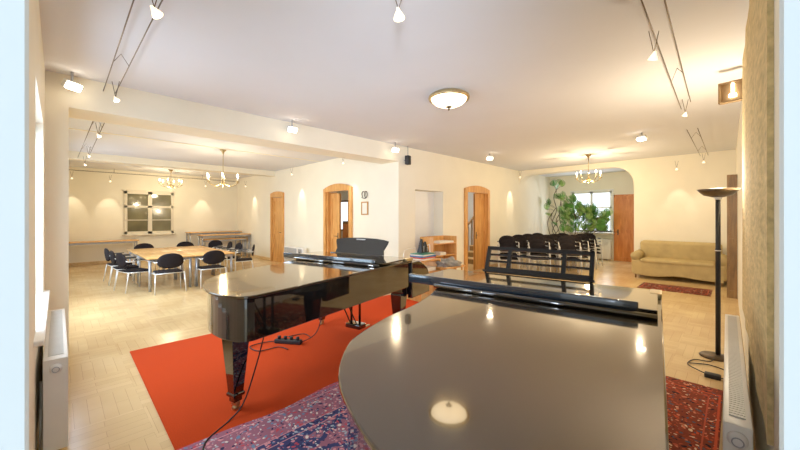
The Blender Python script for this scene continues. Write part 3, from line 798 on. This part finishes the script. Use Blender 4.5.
# foot switch and cord
o = MB().tube(catmull([(-.17, 5.0, .02), (-.2, 4.9, .008), (-.32, 4.85, .008), (-.36, 4.66, .008), (-.26, 4.5, .02), (-.2, 4.46, .02)], 6), .005).tube(catmull([(-.12, 4.42, .02), (-.05, 4.5, .008), (-.06, 4.7, .008), (-.2, 4.78, .008), (-.35, 4.7, .008)], 6), .005)
t = thing('power_adapter', 'black inline adapter with looping cord on the floor by the floor lamp', 'adapter', (0, 0, 0))
o.build('cord', 'dark', t); MB().rbox(-.22, -.1, 4.4, 4.48, 0.0, .04, .01).build('adapter_box', 'dark', t)

# cable boxes under the middle piano
t = thing('extension_lead', 'black socket strip with tangled cords on the orange carpet under the piano', 'extension lead', (-3.86, 1.97, .016), math.radians(35))
MB().rbox(-.17, .17, -.035, .035, 0, .05, .01).build('socket_strip', 'dark', t)
for k in range(4): MB().lathe([(.02, .05), (.02, .085), (.0, .085)], 12, TR(-.12+k*.08, 0, 0)).build('plug', 'dark', t)
MB().tube(catmull([(-.16, 0, .02), (-.3, -.05, .01), (-.38, -.2, .01), (-.2, -.3, .01), (-.05, -.15, .01), (.1, -.2, .01)], 6), .006).tube(catmull([(.16, 0, .02), (.3, .12, .1), (.38, .14, .35), (.4, .2, .58)], 6), .006).tube(catmull([(0, .03, .07), (-.1, .2, .01), (.05, .32, .01), (.2, .2, .01)], 6), .005).build('cord', 'dark', t)
# cord trailing down the leg of the middle piano
tag(MB().tube(catmull([(-2.86, 1.25, .58), (-2.74, 1.12, .35), (-2.73, 1.02, .1), (-2.70, .9, .02), (-2.55, .7, .022), (-2.3, .62, .022), (-2.15, .5, .022)], 8), .006).build('piano_cord', 'dark'), 'thin black cord trailing from the piano leg across carpet and rug', 'cord')

# ------------------------------------------------------------------ ceiling lights
LAMPS = []
def lamp(kind, loc, power, col=(1, .86, .64), size=.05, rot=None, spot=None, blend=.6, sx=None, sy=None):
    l = bpy.data.lights.new('light', kind); l.energy = power; l.color = col
    if kind == 'AREA':
        l.shape = 'RECTANGLE'; l.size = sx; l.size_y = sy
    else: l.shadow_soft_size = size
    if kind == 'SPOT': l.spot_size = spot; l.spot_blend = blend
    o = bpy.data.objects.new('light', l); COL.objects.link(o); o.location = loc
    if rot is not None:
        o.rotation_euler = Vector(rot).to_track_quat('-Z', 'Y').to_euler()
    return o
def chandelier(label, x, y, zarm, r, n=6, power=60, col=(1, .84, .58)):
    t = thing('chandelier', label, 'chandelier', (x, y, zarm), random.random())
    top = H-zarm
    MB().lathe([(0, top), (.075, top), (.06, top-.03), (.025, top-.06), (.018, top-.1), (0, top-.1)], 20).build('canopy', 'brass', t)
    MB().tube([(0, 0, top-.09), (0, 0, .1)], .008).build('rod', 'brass', t)
    MB().lathe([(0, -.1), (.012, -.095), (.02, -.07), (.01, -.05), (.045, -.02), (.05, .0), (.02, .04), (.015, .09), (.03, .11), (.01, .14), (0, .14)], 16).build('hub', 'brass', t)
    for k in range(n):
        a = 2*PI*k/n; ca, sa = math.cos(a), math.sin(a)
        pts = [(.03*ca, .03*sa, 0), (.4*r*ca, .4*r*sa, -.07), (.8*r*ca, .8*r*sa, -.04), (r*ca, r*sa, .02)]
        arm = MB().tube(catmull(pts, 5), .008).lathe([(0, 0), (.035, .004), (.04, .015), (.015, .015), (.015, .03), (0, .03)], 14, None, (r*ca, r*sa, .02)).build('arm', 'brass', t)
        MB().lathe([(.013, 0), (.013, .085), (0, .085)], 12, None, (r*ca, r*sa, .045)).build('candle', 'candle', arm)
        MB().lathe([(0, 0), (.014, .01), (.018, .03), (.01, .06), (0, .075)], 12, None, (r*ca, r*sa, .13)).build('bulb', 'bulb', arm)
    lamp('POINT', (x, y, zarm-.22), power, col, size=.06)
    return t
chandelier('brass chandelier over the conference table, the larger one in the side hall', -8.65, 2.76, 2.36, .36, 6, 50, (1, .82, .52))
chandelier('small brass chandelier near the window, deep in the side hall', -13.58, 2.69, 2.62, .32, 6, 44, (1, .82, .52))
chandelier('brass chandelier with candle bulbs before the arch', -2.68, 9.55, 2.52, .28, 5, 90, (1, .78, .46))

t = thing('ceiling_lamp', 'round flush ceiling lamp with glowing glass dome and bronze rim', 'ceiling lamp', (-2.66, 3.59, H))
MB().lathe([(0, 0), (.22, 0), (.262, -.03), (.268, -.055), (.262, -.07), (.235, -.066), (.2, -.02), (0, -.01)], 40).build('rim', 'brass', t)
MB().lathe([(.232, -.05), (.222, -.085), (.18, -.124), (.12, -.15), (.05, -.162), (0, -.164)], 40).build('glass_dome', 'dome', t)
MB().lathe([(.045, -.158), (.04, -.17), (.012, -.18), (.008, -.21), (0, -.215)], 16).build('finial', 'bronze', t)

def square_spot(label, x, y, z, aim, power=25):
    t = thing('spotlight', label, 'spotlight', (x, y, z), 0, 'square halogen spotlights on the ceiling')
    q = Vector(aim).to_track_quat('-Z', 'Y').to_matrix().to_4x4()
    MB().rbox(-.075, .075, -.045, .045, -.01, .04, .008, q).build('housing', 'radgrey', t)
    MB().rbox(-.07, .07, -.04, .04, -.045, -.01, .008, q).build('lens', 'lens', t)
    MB().tube([(0, 0, .02), (0, 0, H-z)], .012).build('mount', 'greymetal', t)
    a = Vector(aim).normalized(); lamp('SPOT', Vector((x, y, z))+a*.13, power, (1, .86, .66), .03, aim, 2.0, .9)
square_spot('square spotlight on the beam above the left pillar', -5.2, .11, 3.0, (.7, .5, -.6), 40)
square_spot('square spotlight on the middle of the beam', -5.2, 2.72, 3.0, (.9, -.1, -.7), 40)
square_spot('square spotlight at the right end of the beam', -5.2, 5.1, 3.0, (.7, -.4, -.8), 40)
square_spot('square ceiling spotlight right of the black speaker, near the stair doorway', -4.42, 7.68, 3.05, (.3, -.3, -1), 40)
square_spot('square ceiling spotlight before the arch wall, right of the chandelier', -1.27, 7.8, 3.05, (-.2, -.5, -1), 40)
t = thing('speaker', 'small black loudspeaker under the ceiling at the end of the beam', 'speaker', (-5.25, 5.55, 2.83), .3)
MB().rbox(-.05, .05, -.06, .06, -.1, .1, .008).build('cabinet', 'dark', t)
MB().rbox(.05, .056, -.05, .05, -.09, .09, .002).build('grille', 'blackm', t)
MB().tube([(-.05, 0, 0), (-.1, 0, .0)], .01).tube([(0, 0, .1), (0, 0, H-2.83)], .01).build('bracket', 'greymetal', t)

t = thing('floodlight', 'square bronze floodlight high on the right wall', 'floodlight', (-.02, 5.15, 2.9), 0)
MB().box(-.11, .11, -.012, .0, -.11, .11).box(-.11, -.095, -.07, 0, -.11, .11).box(.095, .11, -.07, 0, -.11, .11).box(-.11, .11, -.07, 0, .095, .11).box(-.11, .11, -.07, 0, -.11, -.095).build('housing', 'tanmetal', t, .002)
MB().tube([(0, -.03, .09), (0, -.03, -.03)], .012).rbox(-.03, .03, -.045, -.015, -.055, -.02, .006).build('bulb', 'lens', t)
MB().box(.11, .14, -.03, .0, -.03, .03).build('bracket', 'tanmetal', t)
t.rotation_euler = (0, 0, math.radians(-10))

# cable light systems
def cables(label, a0, a1, b0, b1, r=.005):
    t = thing('light_cable', label, 'cable')
    MB().tube([a0, a1], r, 6).build('cable', 'bronze', t); MB().tube([b0, b1], r, 6).build('cable', 'bronze', t)
    for k in (1, 3):
        f = k/4
        p = [a0[i]+(a1[i]-a0[i])*f for i in range(3)]; q = [b0[i]+(b1[i]-b0[i])*f for i in range(3)]
        mid = [(p[i]+q[i])/2 for i in range(3)]; mid[2] = H
        MB().tube([p, mid, q], .003, 6).build('spacer', 'bronze', t)
    return t
zc = 3.05
cables('pair of thin light cables under the ceiling at the left wall', (XW, .38, zc), (-1.1, .36, zc), (XW, .49, zc), (-1.1, .52, zc))
cables('pair of thin light cables along the right wall ceiling, nearer pair', (-.42, .9, zc), (-.54, 6.1, zc), (-.30, .9, zc), (-.42, 5.8, zc))
cables('short pair of thin light cables by the arch wall, right side', (-.6, 7.6, zc), (-.62, 11.1, zc), (-.46, 7.6, zc), (-.48, 11.1, zc))
cables('pair of thin light cables in the side hall behind the pillar', (-5.95, .38, zc-.05), (-11.4, .34, zc-.05), (-5.95, .5, zc-.05), (-11.4, .52, zc-.05))
cables('light cables deep in the side hall, behind the ceiling beam', (-14.6, 0, zc-.05), (-14.6, 5.2, zc-.05), (-14.45, 0, zc-.05), (-14.45, 5.2, zc-.05))
HL = []
def hang_spot(label, x, y, z, aim=(0, 0, -1), power=0, cone=.9, sz=1.0, group='small hanging halogen spots', top=H):
    t = thing('halogen_spot', label, 'spotlight', (x, y, z), 0, group)
    q = Vector(aim).to_track_quat('-Z', 'Y').to_matrix().to_4x4(); sz *= .8
    MB().lathe([(.008*sz, .03*sz), (.012*sz, .015*sz), (.03*sz, -.02*sz), (.034*sz, -.035*sz), (.03*sz, -.035*sz), (.01*sz, .01*sz), (0, .01*sz)], 16, q).build('reflector', 'glow', t)
    MB().lathe([(0, -.034*sz), (.029*sz, -.034*sz), (.029*sz, -.030*sz), (0, -.030*sz)], 16, q).build('lens', 'lens', t)
    MB().tube([(0, 0, .02*sz), (-.03, -.03, min(top-z, .2))], .003, 6).tube([(0, 0, .02*sz), (.03, .03, min(top-z, .2))], .003, 6).build('wire', 'bronze', t)
    if power:
        a = Vector(aim).normalized(); lamp('SPOT', Vector((x, y, z))+a*.06, power, (1, .85, .62), .02, aim, cone, .7)
    return t
def PX(px, py, z):
    th = math.atan(336/339.); u = (px-400)/F; dz = (EYE-z)*F/(py-217.)
    return (dz*(-math.sin(th)+u*math.cos(th)), dz*(math.cos(th)+u*math.sin(th)), z)
hang_spot('halogen spot hanging from the left cables, nearest', -2.68, .44, 2.89, (.3, .6, -1), 10, 1.2, 1.3, top=zc)
hang_spot('halogen spot on the left cables right at the beam', -5.1, .47, 2.92, (.5, .4, -1), 6, 1.2, 1.1)
hang_spot('halogen spot in the side hall, nearest behind the beam', -7.2, .45, 2.85, (.2, .6, -1), 6, 1.2, 1.1)
hang_spot('halogen spot in the side hall, upper one of two close together', -9.6, .45, 2.83, (0, .5, -1), 5, 1.2)
hang_spot('halogen spot in the side hall, lower one of two close together', -11.0, .45, 2.8, (0, .5, -1), 5, 1.2)
hang_spot('halogen spot at the window wall, far left', -14.5, .3, 2.75, (-.45, 0, -1), 26, .8)
hang_spot('halogen spot at the window wall, left of the window', -14.5, 1.2, 2.72, (-.45, 0, -1), 26, .8)
hang_spot('halogen spot at the window wall, right of the window', -14.5, 4.0, 2.75, (-.45, 0, -1), 26, .8)
hang_spot('halogen spot on the door wall, in the far right corner of the side hall', -13.2, 5.0, 2.72, (0, .45, -1), 30, .8)
hang_spot('halogen spot above the convector heater', -9.6, 5.0, 2.85, (0, .42, -1), 34, .7)
hang_spot('halogen spot above the arched doorway of the side hall', -6.95, 5.0, 2.9, (0, .3, -1), 24, .8)
hang_spot('halogen spot lighting the wall right of the stair doorway', -5.0, 10.6, 2.85, (-.42, 0, -1), 36, .7)
hang_spot('halogen spot hanging from the right cables, nearest', -.48, 3.45, 2.88, (-.3, .3, -1), 8, 1.2, 1.3)
hang_spot('halogen spot on the right cables over the floor lamp', -.49, 6.0, 2.95, (-.3, .3, -1), 8, 1.2, 1.1)
hang_spot('halogen spot by the arch wall, right one near the corner', -.54, 10.7, 2.85, (0, .4, -1), 16, .9)
hang_spot('halogen spot by the arch wall, left one above the sofa', -1.05, 10.85, 2.75, (0, .4, -1), 14, .9)
hang_spot('halogen spot alone on the ceiling, nearest to the camera', -1.68, 1.68, 2.98, (.1, .1, -1), 8, 1.4, 1.5)

# ------------------------------------------------------------------ monstera plants
def leaf_mesh(mb, T, L, W):
    """split leaf : outline with finger lobes, slightly cupped"""
    n = 7; left = []; right = []
    base = [(0, 0, 0)]
    vs = []; fs = []
    for s in (-1, 1):
        for k in range(n):
            t0 = k/n; t1 = (k+.72)/n
            w = W*math.sin(PI*min(1, (.12+.86*(t0+.06)))**.9)*.5
            a = (0, L*t0, 0); b = (0, L*t1, 0)
            c = (s*w, L*(t1+.12), -.12*w); d = (s*w*.95, L*(t0+.12), -.12*w)
            o = len(vs); vs += [a, b, c, d]; fs.append((o, o+1, o+2, o+3))
    o = len(vs); q = W*.16
    vs += [(0, 0, .001), (q, L*.3, -.005), (0, L, -.02), (-q, L*.3, -.005)]; fs += [(o, o+1, o+2), (o, o+2, o+3)]
    mb.add(vs, fs, False, T)
def plant(label, x, y, pot_r, stems, leaves, leaf_mats, seed):
    random.seed(seed)
    t = thing('monstera_plant', label, 'plant', (x, y, 0))
    MB().lathe([(0, 0), (pot_r*.75, 0), (pot_r, .3), (pot_r*1.06, .3), (pot_r*1.06, .35), (pot_r*.95, .35), (pot_r*.9, .28), (0, .28)], 24).build('pot', 'terracotta', t)
    mb = MB()
    for s in stems: mb.tube(catmull(s, 5), .014, 6)
    for p, L, dirv in leaves:
        pass
    lb = [MB(), MB()]
    for i, (p, L, root) in enumerate(leaves):
        p = Vector(p); r = Vector(root)
        mb.tube([r, r.lerp(p, .5)+Vector((0, 0, .05)), p], .006, 5)
        # leaves face roughly toward the room
        yaw = random.uniform(-.9, .9); pitch = random.uniform(-1.5, -.5); roll = random.uniform(-.7, .7)
        T = TR(*p) @ RZ(yaw) @ RX(PI+pitch) @ RY(roll)
        leaf_mesh(lb[i % 2], T, L, L*random.uniform(.85, 1.0))
    mb.build('stems', 'stem', t)
    lb[0].build('foliage', leaf_mats[0], t); lb[1].build('foliage', leaf_mats[1], t)
    return t
random.seed(3)
st = [[(0, 0, .28), (.06, 0, .8), (-.1, -.05, 1.3), (.05, 0, 1.8), (-.05, 0, 2.3), (.08, 0, 2.65)],
      [(.03, 0, .28), (-.12, 0, .7), (.1, .05, 1.1), (-.16, 0, 1.5), (.02, 0, 1.9)],
      [(-.05, 0, .28), (.15, 0, .9), (.0, .1, 1.4), (.22, 0, 1.8), (.2, 0, 2.25)],
      [(0, .05, .28), (-.2, .0, .9), (-.28, 0, 1.35), (-.12, 0, 1.7)],
      [(0, .05, .28), (.2, .0, .6), (-.1, 0, 1.0), (.12, 0, 1.45)]]
lv = [((.0, -.1, 2.72), .3, (.05, 0, 2.5)), ((.2, -.1, 2.75), .32, (.06, 0, 2.6)), ((.1, -.15, 2.6), .28, (.05, 0, 2.45)), ((.3, -.1, 2.68), .26, (.08, 0, 2.6)),
      ((-.22, -.15, 1.95), .32, (-.05, 0, 1.9)), ((-.27, -.1, 1.82), .3, (-.05, 0, 1.8)), ((-.2, -.1, 2.0), .26, (0, 0, 1.9)), ((.25, -.1, 1.7), .26, (.1, 0, 1.7)), ((.1, -.15, 1.25), .25, (.0, 0, 1.2)), ((-.15, -.1, 1.6), .22, (0, 0, 1.5))]
plant('tall leggy monstera with bare twisting stems in the left corner behind the arch', -4.9, 13.35, .2, st, lv, ('leaf', 'leaf2'), 5)
random.seed(11)
st = [[(0, 0, .28), (.1, 0, .8), (.2, -.1, 1.3), (.1, -.1, 1.9)], [(0, 0, .28), (-.2, 0, .9), (-.4, 0, 1.5), (-.35, 0, 2.1)], [(.05, 0, .28), (.4, 0, .8), (.7, -.1, 1.2), (.9, -.1, 1.3)]]
lv = []
for i in range(150):
    a = random.uniform(-.3, 1.15); top = 2.25-.65*max(0, (a+.1)/1.2)**1.0
    z = random.uniform(1.0 if a < .7 else 1.05, top); p = (a, random.uniform(-.5, .2), z)
    lv.append((p, random.uniform(.18, .32), (a*.6, 0, z-.15)))
plant('big bushy monstera with split green leaves in front of the garden window', -4.15, 12.8, .26, st, lv, ('leaf', 'leaf2'), 9)

# ------------------------------------------------------------------ light
W = bpy.data.worlds.new('world'); sc.world = W; W.use_nodes = True
bg = W.node_tree.nodes['Background']; bg.inputs[0].default_value = (.80, .92, 1, 1); bg.inputs[1].default_value = 1.5
dl = lamp('AREA', (.03, -.03, 1.7), 30, (.70, .82, 1), rot=(-.704, .71, .12), sx=.3, sy=1.8); dl.data.spread = 1.1   # daylight through the opening behind the camera
lamp('POINT', (-.14, 5.11, 1.98), 75, (1, .84, .60), .06)                      # torchiere bulb
lamp('POINT', (-7.4, 7.0, 2.6), 30, (1, .88, .7), .2)                          # room behind arched doorway
lamp('POINT', (-6.6, 9.6, 2.7), 45, (1, .95, .88), .2)                         # stair hall
lamp('AREA', (-3.83, 13.95, 1.8), 28, (.85, .93, 1), rot=(0, -1, -.1), sx=1.3, sy=1.4)   # far window daylight
for (a, b, c, d), p, dn in zip(LW, (60, 150, 50), (-.25, -1.0, -.25)):
    lamp('AREA', ((a+b)/2, YL-.26, (c+d)/2), p, (.64, .80, 1), rot=(0, 1, dn), sx=b-a-.15, sy=d-c-.15)

sc.view_settings.view_transform = 'Standard'
sc.view_settings.look = 'None'
sc.view_settings.exposure = .13
sc.view_settings.gamma = 1.1
